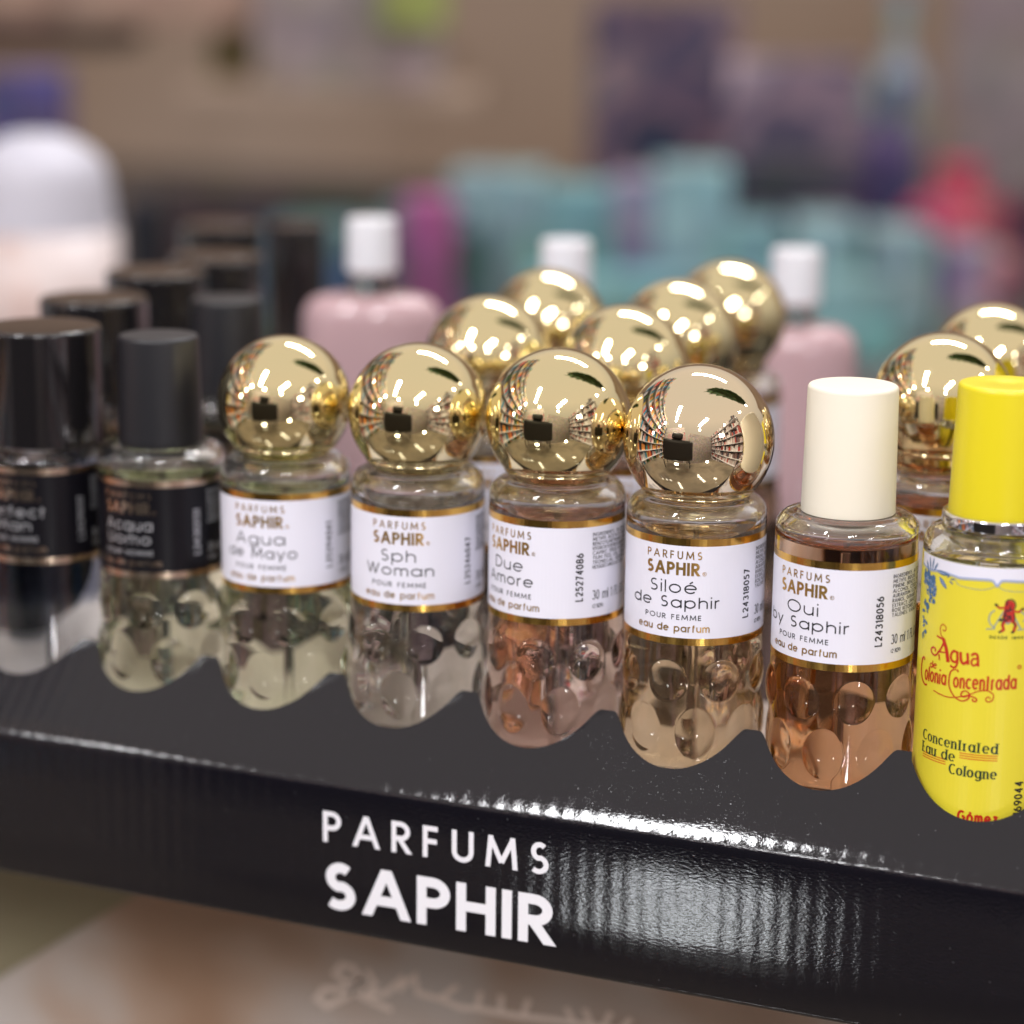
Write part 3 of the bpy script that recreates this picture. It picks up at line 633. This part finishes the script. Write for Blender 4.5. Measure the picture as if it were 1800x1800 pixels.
# ------------------------------------------------------------------ rows behind
GB = 'gold ball bottles in the rows behind'
def rear(src, loc, rz, lab, grp, tint=None):
    c_ = src.copy(); C.objects.link(c_); c_.location = Vector(loc) * S; c_.rotation_euler = (0, 0, R(rz)); c_['label'] = lab; c_['group'] = grp
    for ch in list(src.children):
        d = ch.copy(); C.objects.link(d); d.parent = c_
        if tint and ch.name.startswith('perfume'): d.material_slots[0].link = 'OBJECT'; d.material_slots[0].material = liq[tint]
        for g_ in list(ch.children): h_ = g_.copy(); C.objects.link(h_); h_.parent = d
    return c_
proto = bottle('perfume_bottle', 74.0, 50, 0, -77 - 2, 'gold ball cap bottle of peach perfume behind the cream cap and beside the yellow cap', 9, liq['peach'], group=GB, hi=False)
ball_cap(proto, 15.7, 43.2); label(proto, [('', 1)], '', detail=False)
bend('name_lettering', text('L4', 2.5, .25, x0=-3, x1=3, y=9, track=.2)[:0] + text('Muse', 2.6, .25, cx=0, width=12, y=9.7, track=.2)[:0] + text('POUR FEMME', 1.15, .14, cx=0, width=12.8, y=3.9, track=.28), ink, [c for c in proto.children if c.name.startswith('label')][0], LR)
for loc, lab, tn in (((-40.5, 58, 0), 'gold ball cap in the second row behind Sph Woman and Due Amore', 'clear'),
                 ((-5, 58, 0), 'gold ball cap in the second row between Due Amore and Siloé', 'pink'),
                 ((-46.5, 112, 0), 'third row gold ball in front of the middle white capped flacon', 'clear'),
                 ((-8.5, 108, 0), 'third row gold ball, partly hidden by the last ball of its column', 'gold'),
                 ((-8.5, 152, 0), 'rearmost gold ball cap, in front of the right pink flacon', 'gold'),
                 ((74.6, 102, 0), 'gold ball cap bottle at the right edge behind the other right hand ball', 'peach')):
    rear(proto, loc, -75 - 10, lab, GB, tn)
GK = 'black capped bottles in the rows behind'
for loc, lab in (((-158, 65, -3), 'wide glossy black cap directly behind the leftmost front bottle'), ((-167, 112, -2), 'second wide glossy black cap behind the leftmost column'),
                 ((-177, 165, -4), 'third wide glossy black cap, behind the narrow matte one')):
    rear(bm1, loc, -60, lab, GK)
rear(b0, (-121.5, 72, -2), -60, 'narrow matte black cap bottle in the second row', GK)
def simple_black(x, y, z, r0, h, lab):
    t_ = empty('black_bottle', (x, y, z), lab, 'perfume bottle', GK)
    bm = bmesh.new(); lathe(bm, rounded([(0, 0), (r0 + .6, 0), (r0 + .6, h * .55), (r0 - 2, h * .6), (0, h * .6)], [0, 1.5, 2.5, .5, 0]), 64); finish('glass_body', bm, glossblack, t_)
    bm = bmesh.new(); lathe(bm, rounded([(0, h * .6), (r0, h * .6), (r0, h), (0, h)], [0, .4, .9, 0]), 64); finish('cap', bm, glossblack, t_)
simple_black(-232, 266, -75, 14.3, 121, 'farthest wide black capped bottle, highest of the black caps')
simple_black(-197, 256, -75, 9.6, 124, 'tall slim black bottle beside the white capped pink flacon on the left')

# pink flacons with white caps
def flacon(x, y, z, rz, lab, k=1.0, capz=62):
    t_ = empty('pink_flacon', (x, y, -31.5), lab, 'perfume flacon', 'pink flacons with white caps', R(rz))
    dz = z
    bm = bmesh.new()
    prof = rounded([(0, 0), (21, 0), (22, 8), (22, dz), (0, dz + .6)], [0, 3, 4, 9, 0], 8)
    lathe(bm, prof, 72)
    for v_ in bm.verts: v_.co.y *= .62; v_.co.x *= k
    finish('body', bm, pinkglass, t_)
    bm = bmesh.new(); lathe(bm, rounded([(0, dz - 1), (6.4, dz - 1), (6.4, dz + 6), (5, dz + 7.5), (0, dz + 7.5)], [0, .3, 1, 1, 0]), 48); finish('neck', bm, glass, t_)
    bm = bmesh.new(); lathe(bm, rounded([(0, dz + 7.6), (8.0, dz + 7.6), (7.7, dz + 24), (0, dz + 24)], [0, .6, 1.2, 0]), 48); finish('cap', bm, whiteplastic, t_)
flacon(-136, 189, 68, 20, 'leftmost pink flacon with a white cap, behind the black caps')
flacon(-80, 211, 62, 20, 'middle pink flacon whose white cap rises behind the gold balls')
flacon(-14, 238, 60, 24, 'right pink flacon with a white cap, beside the rearmost gold ball', .9)

# ------------------------------------------------------------------ shop behind, far out of focus
slate = speckled('brown_grey_counter', [(.3, (.05, .045, .045)), (.7, (.13, .115, .11))], 7, .45)
bm = bmesh.new(); box(bm, -1900, 1100, 760, 2250, -170, -132.4, 2); o = structure(finish('back_counter_floor', bm, slate, None, False)); o['label'] = 'brown grey display counter far behind'
wallm = speckled('brown_wall', [(.25, (.36, .24, .165)), (.5, (.50, .37, .28)), (.8, (.60, .49, .41))], 1.2, .7, 1.5)
bm = bmesh.new(); box(bm, -3600, 1800, 2700, 2730, -900, 1100); structure(finish('wall', bm, wallm, None, False))
def crate(name, x, y, z, w, d, h, rz, m, lab, cat='box', bev=4, lid=None):
    t_ = empty(name, (x, y, z), lab, cat, 'boxes and packs on the counters behind', R(rz))
    bm = bmesh.new(); box(bm, -w / 2, w / 2, -d / 2, d / 2, 0, h, bev); finish('carton', bm, m, t_, False)
    if lid: bm = bmesh.new(); box(bm, -w / 2 - .5, w / 2 + .5, -d / 2 - .5, d / 2 + .5, h * .72, h + .6, bev); finish('lid', bm, lid, t_, False)
    return t_
def flatc(n_, c_, k=.42):
    """printed carton: plain colour broken up by blocks of print in neighbouring colours"""
    m = mat(n_, rough=.5); n, l, b = nodes(m); v_ = coords(m)
    vo_ = n.new('ShaderNodeTexVoronoi'); vo_.inputs['Scale'].default_value = 34; vo_.distance = 'CHEBYCHEV'; l.new(v_, vo_.inputs['Vector'])
    mx = n.new('ShaderNodeMix'); mx.data_type = 'RGBA'; mx.blend_type = 'SOFT_LIGHT'; mx.inputs['Factor'].default_value = k * 1.05
    l.new(ramp(m, noise(m, 22, 3, v_), [(.3, tuple(q * .7 for q in c_)), (.7, tuple(min(1, q * 1.3) for q in c_))]), mx.inputs['A']); l.new(vo_.outputs['Color'], mx.inputs['B'])
    l.new(mx.outputs['Result'], b.inputs['Base Color']); return m
teal = flatc('teal_card', (.17, .34, .36), .2); teal2 = flatc('light_teal_card', (.25, .41, .43), .2); dteal = flatc('dark_teal_card', (.05, .11, .12))
mauve = speckled('mottled_mauve_card', [(.36, (.01, .02, .06)), (.45, (.20, .11, .15)), (.52, (.02, .03, .09)), (.60, (.30, .19, .21)), (.7, (.02, .09, .15))], 12, .5, 2)
mauve2 = speckled('mottled_pink_grey_card', [(.38, (.06, .05, .10)), (.47, (.30, .20, .25)), (.53, (.07, .06, .12)), (.62, (.50, .38, .44))], 11, .5, 2)
lilac = flatc('grey_lilac_card', (.28, .26, .34)); gteal = flatc('grey_teal_card', (.24, .36, .38), .2)
PK = [(-540.7, 1118.5, 62.1, 94.5, dteal, 'dark teal pack, leftmost of the teal row behind the pink flacons'), (-494.8, 1141.4, 67.5, 118.8, gteal, 'pale grey green pack standing second in the teal row'),
      (-447.6, 1172.5, 59.4, 108.0, teal, 'mid teal pack beside the pale grey green one'), (-405.7, 1206.2, 45.9, 113.4, lilac, 'grey lilac pack in the middle of the teal row'),
      (-365.2, 1195.4, 54.0, 124.2, teal2, 'light teal pack between the lilac pack and the navy box'), (-324.7, 1213.0, 45.9, 83.7, teal, 'low teal pack under the flat navy box'),
      (-274.8, 1233.2, 45.9, 86.4, teal2, 'low light teal pack under the right end of the navy box'), (-224.8, 1254.8, 45.9, 81.0, gteal, 'low grey green pack near the right flacon cap'), (-178.9, 1273.7, 35.1, 70.2, flatc('dusty_lilac_card', (.30, .24, .30)), 'small dusty lilac pack ending the teal row')]
for x, y, w_, h_, m_, lb_ in PK: crate('teal_pack', x, y, -132.2, w_, 81, h_, 18 + (x % 7) - 3, m_, lb_)
crate('long_teal_box', -322.0, 1111.7, -132.2, 256.5, 54.0, 56.7, 20, teal, 'long low teal box lying in front of the upright teal packs')
crate('dark_box', -540.7, 1030.7, -132.2, 148.5, 81.0, 89.1, 18, dteal, 'dark slate teal box behind the left pink flacon')
crate('dark_box', -322.0, 1307.5, -42.4, 116.1, 81.0, 35.1, 15, flatc('navy_card', (.022, .020, .035)), 'flat dark navy box lying on the teal boxes')
crate('mottled_box', -540.7, 1638.2, -132.2, 135.0, 81.0, 232.2, 18, mauve, 'tall mottled blue and pink pack standing behind the teal boxes')
crate('mottled_box', -386.8, 1530.2, -132.2, 113.4, 81.0, 186.3, 18, mauve2, 'pinkish grey mottled pack behind the dark navy box')
crate('pale_box', -801.3, 1516.7, 21.0, 164.7, 81.0, 124.2, 20, flatc('pale_grey_card', (.40, .34, .33), .12), 'pale grey box at the top of the picture')
crate('green_pack', -710.8, 1456.0, 75.0, 56.7, 27.0, 81.0, 20, flatc('lime_card', (.38, .42, .12), .1), 'yellow green pack overlapping the pale grey box')
crate('olive_pack', -959.2, 1578.8, 21.0, 35.1, 40.5, 89.1, 20, flatc('olive_card', (.17, .13, .03)), 'small olive pack left of the pale grey box')
bm = bmesh.new(); box(bm, -135, 135, -81, 81, 0, 13.5, 1)
o = empty('wall_shelf', (-821.5, 1530.2, 6.9), 'thin brown wall shelf behind carrying the pale grey box', 'shelf', None, R(20)); finish('board', bm, wallm, o, False)
bm = bmesh.new(); box(bm, -10, 10, 55, 1500, -3, 8, 1); finish('bracket', bm, wallm, o, False)
peach = flatc('peach_board', (.50, .34, .27), .05)
o = empty('upper_shelf', (-1091.5, 1557.2, 69.6), 'peach coloured shelf edge in the top left corner', 'shelf', None, R(20))
bm = bmesh.new(); box(bm, -200, 155, -81, 81, 0, 81, 3); finish('board', bm, peach, o, False)
bm = bmesh.new(); box(bm, -200, 27, -75, 75, -22, -.2, 3); finish('shelf_shadow', bm, flatc('shadow_brown', (.05, .025, .02)), o, False)  # dark brown slab imitating the shadow beneath the peach shelf
bm = bmesh.new(); box(bm, -10, 10, 55, 1500, 5, 30, 1); finish('bracket', bm, wallm, o, False)
crate('purple_pack', -972.7, 1246.7, -132.2, 67.5, 40.5, 172.8, 20, flatc('purple_card', (.13, .10, .30)), 'purple pack at the left edge above the white jar')
crate('dark_box', -767.5, 1314.2, -132.2, 202.5, 81.0, 81.0, 22, flatc('brown_black_card', (.060, .045, .040)), 'long dark brown box behind the black caps')
crate('navy_box', -740.5, 1051.0, -132.2, 21.6, 54.0, 94.5, 20, flatc('deep_navy_card', (.012, .016, .03)), 'narrow dark navy box right of the white jar')
# white jar with a printed band
t_ = empty('white_jar', (-415, 425, -77), 'large white rounded jar at the left edge, far behind', 'jar', None, 0)
bm = bmesh.new(); lathe(bm, rounded([(0, 2), (34, 2), (35, 90), (31, 127), (12, 138), (0, 138)], [0, 4, 10, 16, 6, 0], 8), 72); finish('body', bm, mat('white_glazed_jar', (.56, .55, .62), .5), t_)
bm = bmesh.new(); lathe(bm, [(34.6, 30), (35.2, 30), (35.3, 96), (34.6, 96)], 72); finish('printed_band', bm, speckled('pink_printed_band', [(.3, (.62, .42, .36)), (.5, (.70, .60, .58)), (.7, (.78, .70, .70))], 26, .4), t_)
bm = bmesh.new(); box(bm, -560, -300, 340, 560, -80, -76.9, 1); tag(finish('side_shelf', bm, flatc('dark_shelf_board', (.07, .05, .045)), None, False), 'dark shelf board under the white jar at the left', 'shelf')
# flasks and balls of the far display
def flask(name, x, y, z, r0, h, m, lab):
    t_ = empty(name, (x, y, z), lab, 'bottle', 'coloured flasks in the blurred distance')
    bm = bmesh.new(); lathe(bm, rounded([(0, 0), (r0, 0), (r0, h * .7), (r0 * .35, h * .85), (r0 * .35, h), (0, h)], [0, r0 * .5, r0 * .6, r0 * .2, 1, 0], 8), 48); finish('body', bm, m, t_)
    bm = bmesh.new(); lathe(bm, rounded([(0, h + .2), (r0 * .4, h + .2), (r0 * .4, h * 1.12), (0, h * 1.12)], [0, 1, 2, 0]), 32); finish('cap', bm, m, t_)
crate('magenta_box', -475.9, 976.7, -132.2, 35.1, 35.1, 116.1, 25, flatc('magenta_card', (.27, .07, .20), .2), 'magenta box beside the left white cap', bev=8)
flask('grey_flask', -369.3, 1834.0, -132.2, 32.4, 216.0, flatc('grey_blue_lacquer', (.28, .32, .36)), 'grey blue flask near the upper right')
flask('violet_flask', -343.6, 1719.2, -132.2, 29.7, 148.5, flatc('violet_lacquer', (.08, .07, .20)), 'dark violet flask between the mottled pack and the red one')
flask('red_flask', -254.5, 1597.7, -132.2, 48.6, 89.1, flatc('red_lacquer', (.52, .06, .12)), 'bright red flask in the right of the blurred distance')
flask('pink_flask', -200.5, 1462.7, -132.2, 29.7, 54.0, flatc('dusty_pink_lacquer', (.42, .15, .20)), 'low dusty pink flask below the red one')
crate('grey_column_box', -322.0, 2124.2, -132.2, 121.5, 81.0, 364.5, 10, flatc('mauve_grey_card', (.34, .28, .29), .1), 'tall mauve grey pack at the right edge of the background')
crate('maroon_box', -162.7, 1570.7, -132.2, 81.0, 67.5, 83.7, 15, flatc('maroon_card', (.07, .03, .05)), 'dark maroon box at the right edge')
crate('beige_box', -268.0, 1381.7, -132.2, 121.5, 67.5, 45.9, 15, flatc('beige_card', (.30, .27, .22)), 'low beige box under the red flask')

# the rest of the shop, outside the frame, seen in the golden caps: goods shelves left, right and opposite
def goods(name, x, y, z, rz, w, h, lab, seed, cols_):
    t_ = empty(name, (x, y, z), lab, 'shelving', 'shelving seen only as reflections', R(rz)); rnd_ = random.Random(seed)
    bm = bmesh.new(); box(bm, -w / 2, w / 2, 0, 20, 0, h); finish('back_board', bm, flatc('shelf_white', (.55, .50, .48)), t_, False)
    ms = [mat('goods_colour', c_, .4) for c_ in cols_]; bs = [bmesh.new() for _ in ms]
    rows = max(3, int(h / 150)); bb = bmesh.new()
    for r1 in range(rows):
        z0 = h * r1 / rows; box(bb, -w / 2, w / 2, -200, -.5, z0 - 9, z0 - 1); xx = -w / 2
        while xx < w / 2 - 40:
            ww = rnd_.uniform(22, 75); hh = rnd_.uniform(.4, .88) * h / rows; k = rnd_.randrange(len(ms))
            box(bs[k], xx, xx + ww, -170, -40, z0, z0 + hh); xx += ww + rnd_.uniform(2, 14)
    finish('shelf_board', bb, whiteplastic, t_, False)
    for m_, b_ in zip(ms, bs): o_2 = finish('packed_goods', b_, m_, t_, False); o_2['kind'] = 'stuff'
PAL = [(.75, .72, .70), (.03, .04, .10), (.55, .05, .04), (.10, .22, .08), (.05, .25, .40), (.60, .45, .10), (.65, .35, .35), (.02, .02, .02), (.75, .30, .08), (.5, .5, .55)]
goods('goods_shelving', -1050, -450, -650, 78, 2300, 1750, 'tall shelving of coloured goods mirrored on the left of each gold ball', 3, PAL)
goods('goods_shelving', 1250, -900, -550, -72, 1900, 1250, 'shelving of pale goods mirrored on the right of each gold ball', 5, [(.75, .70, .70), (.6, .5, .5), (.2, .12, .12), (.05, .05, .08), (.5, .06, .05), (.75, .72, .75)])
goods('goods_shelving', -850, -1650, -700, 8, 1500, 1500, 'tall goods shelving mirrored left of the black photographer stand-in in each gold ball', 8, PAL)
goods('goods_shelving', 850, -1650, -700, -14, 1500, 1250, 'goods shelving mirrored right of the black photographer stand-in in each gold ball', 11, [(.75, .70, .70), (.6, .5, .5), (.65, .45, .45), (.05, .05, .08), (.7, .68, .7), (.75, .72, .75)])
grn = flatc('green_banner_print', (.06, .12, .03))
t_ = empty('hanging_banner', (520, 330, 800), 'green and brown leafy banner mirrored at the upper right of the gold balls', 'banner', None, R(40))
bm = bmesh.new(); bmesh.ops.create_icosphere(bm, subdivisions=4, radius=.24)
for v_ in bm.verts: v_.co = Vector((v_.co.x * 1.9, v_.co.y * .5, v_.co.z * .55)) * (1 + .28 * math.sin(v_.co.x * 70) * math.cos(v_.co.z * 60 + v_.co.y * 50))
finish('leafy_print', bm, grn, t_)
t_ = empty('photographer_standin', (-90, -640, -420), 'added dark stand-in for the photographer opposite the display, mirrored as a black shape in the gold balls', 'stand-in', None, R(-12))  # added dark blocks that mirror as the photographer's silhouette
dk = mat('standin_black', (.012, .011, .012), .4)
bm = bmesh.new(); box(bm, -330, 260, -300, 0, 170, 560, 60); box(bm, -160, 60, -280, -10, 566, 680, 40); finish('dark_bulk', bm, dk, t_, False)
bm = bmesh.new(); box(bm, -470, 230, -700, -690, 610, 800, 6); finish('pink_fascia', bm, mat('pink_fascia', (.70, .45, .45), .5), t_, False)
for sx in (-320, 190):
    for sy in (-250, -20): bm = bmesh.new(); box(bm, sx - 8, sx + 8, sy - 8, sy + 8, 0, 169); finish('leg', bm, dk, t_, False)
    bm = bmesh.new(); box(bm, sx - 8, sx + 8, -688, -672, 0, 609); finish('post', bm, dk, t_, False)
bm = bmesh.new(); box(bm, -4000, 4000, -4500, -360, -905, -900)
structure(finish('floor', bm, speckled('shop_floor', [(.3, (.14, .11, .09)), (.7, (.24, .19, .16))], 1.5, .3), None, False))
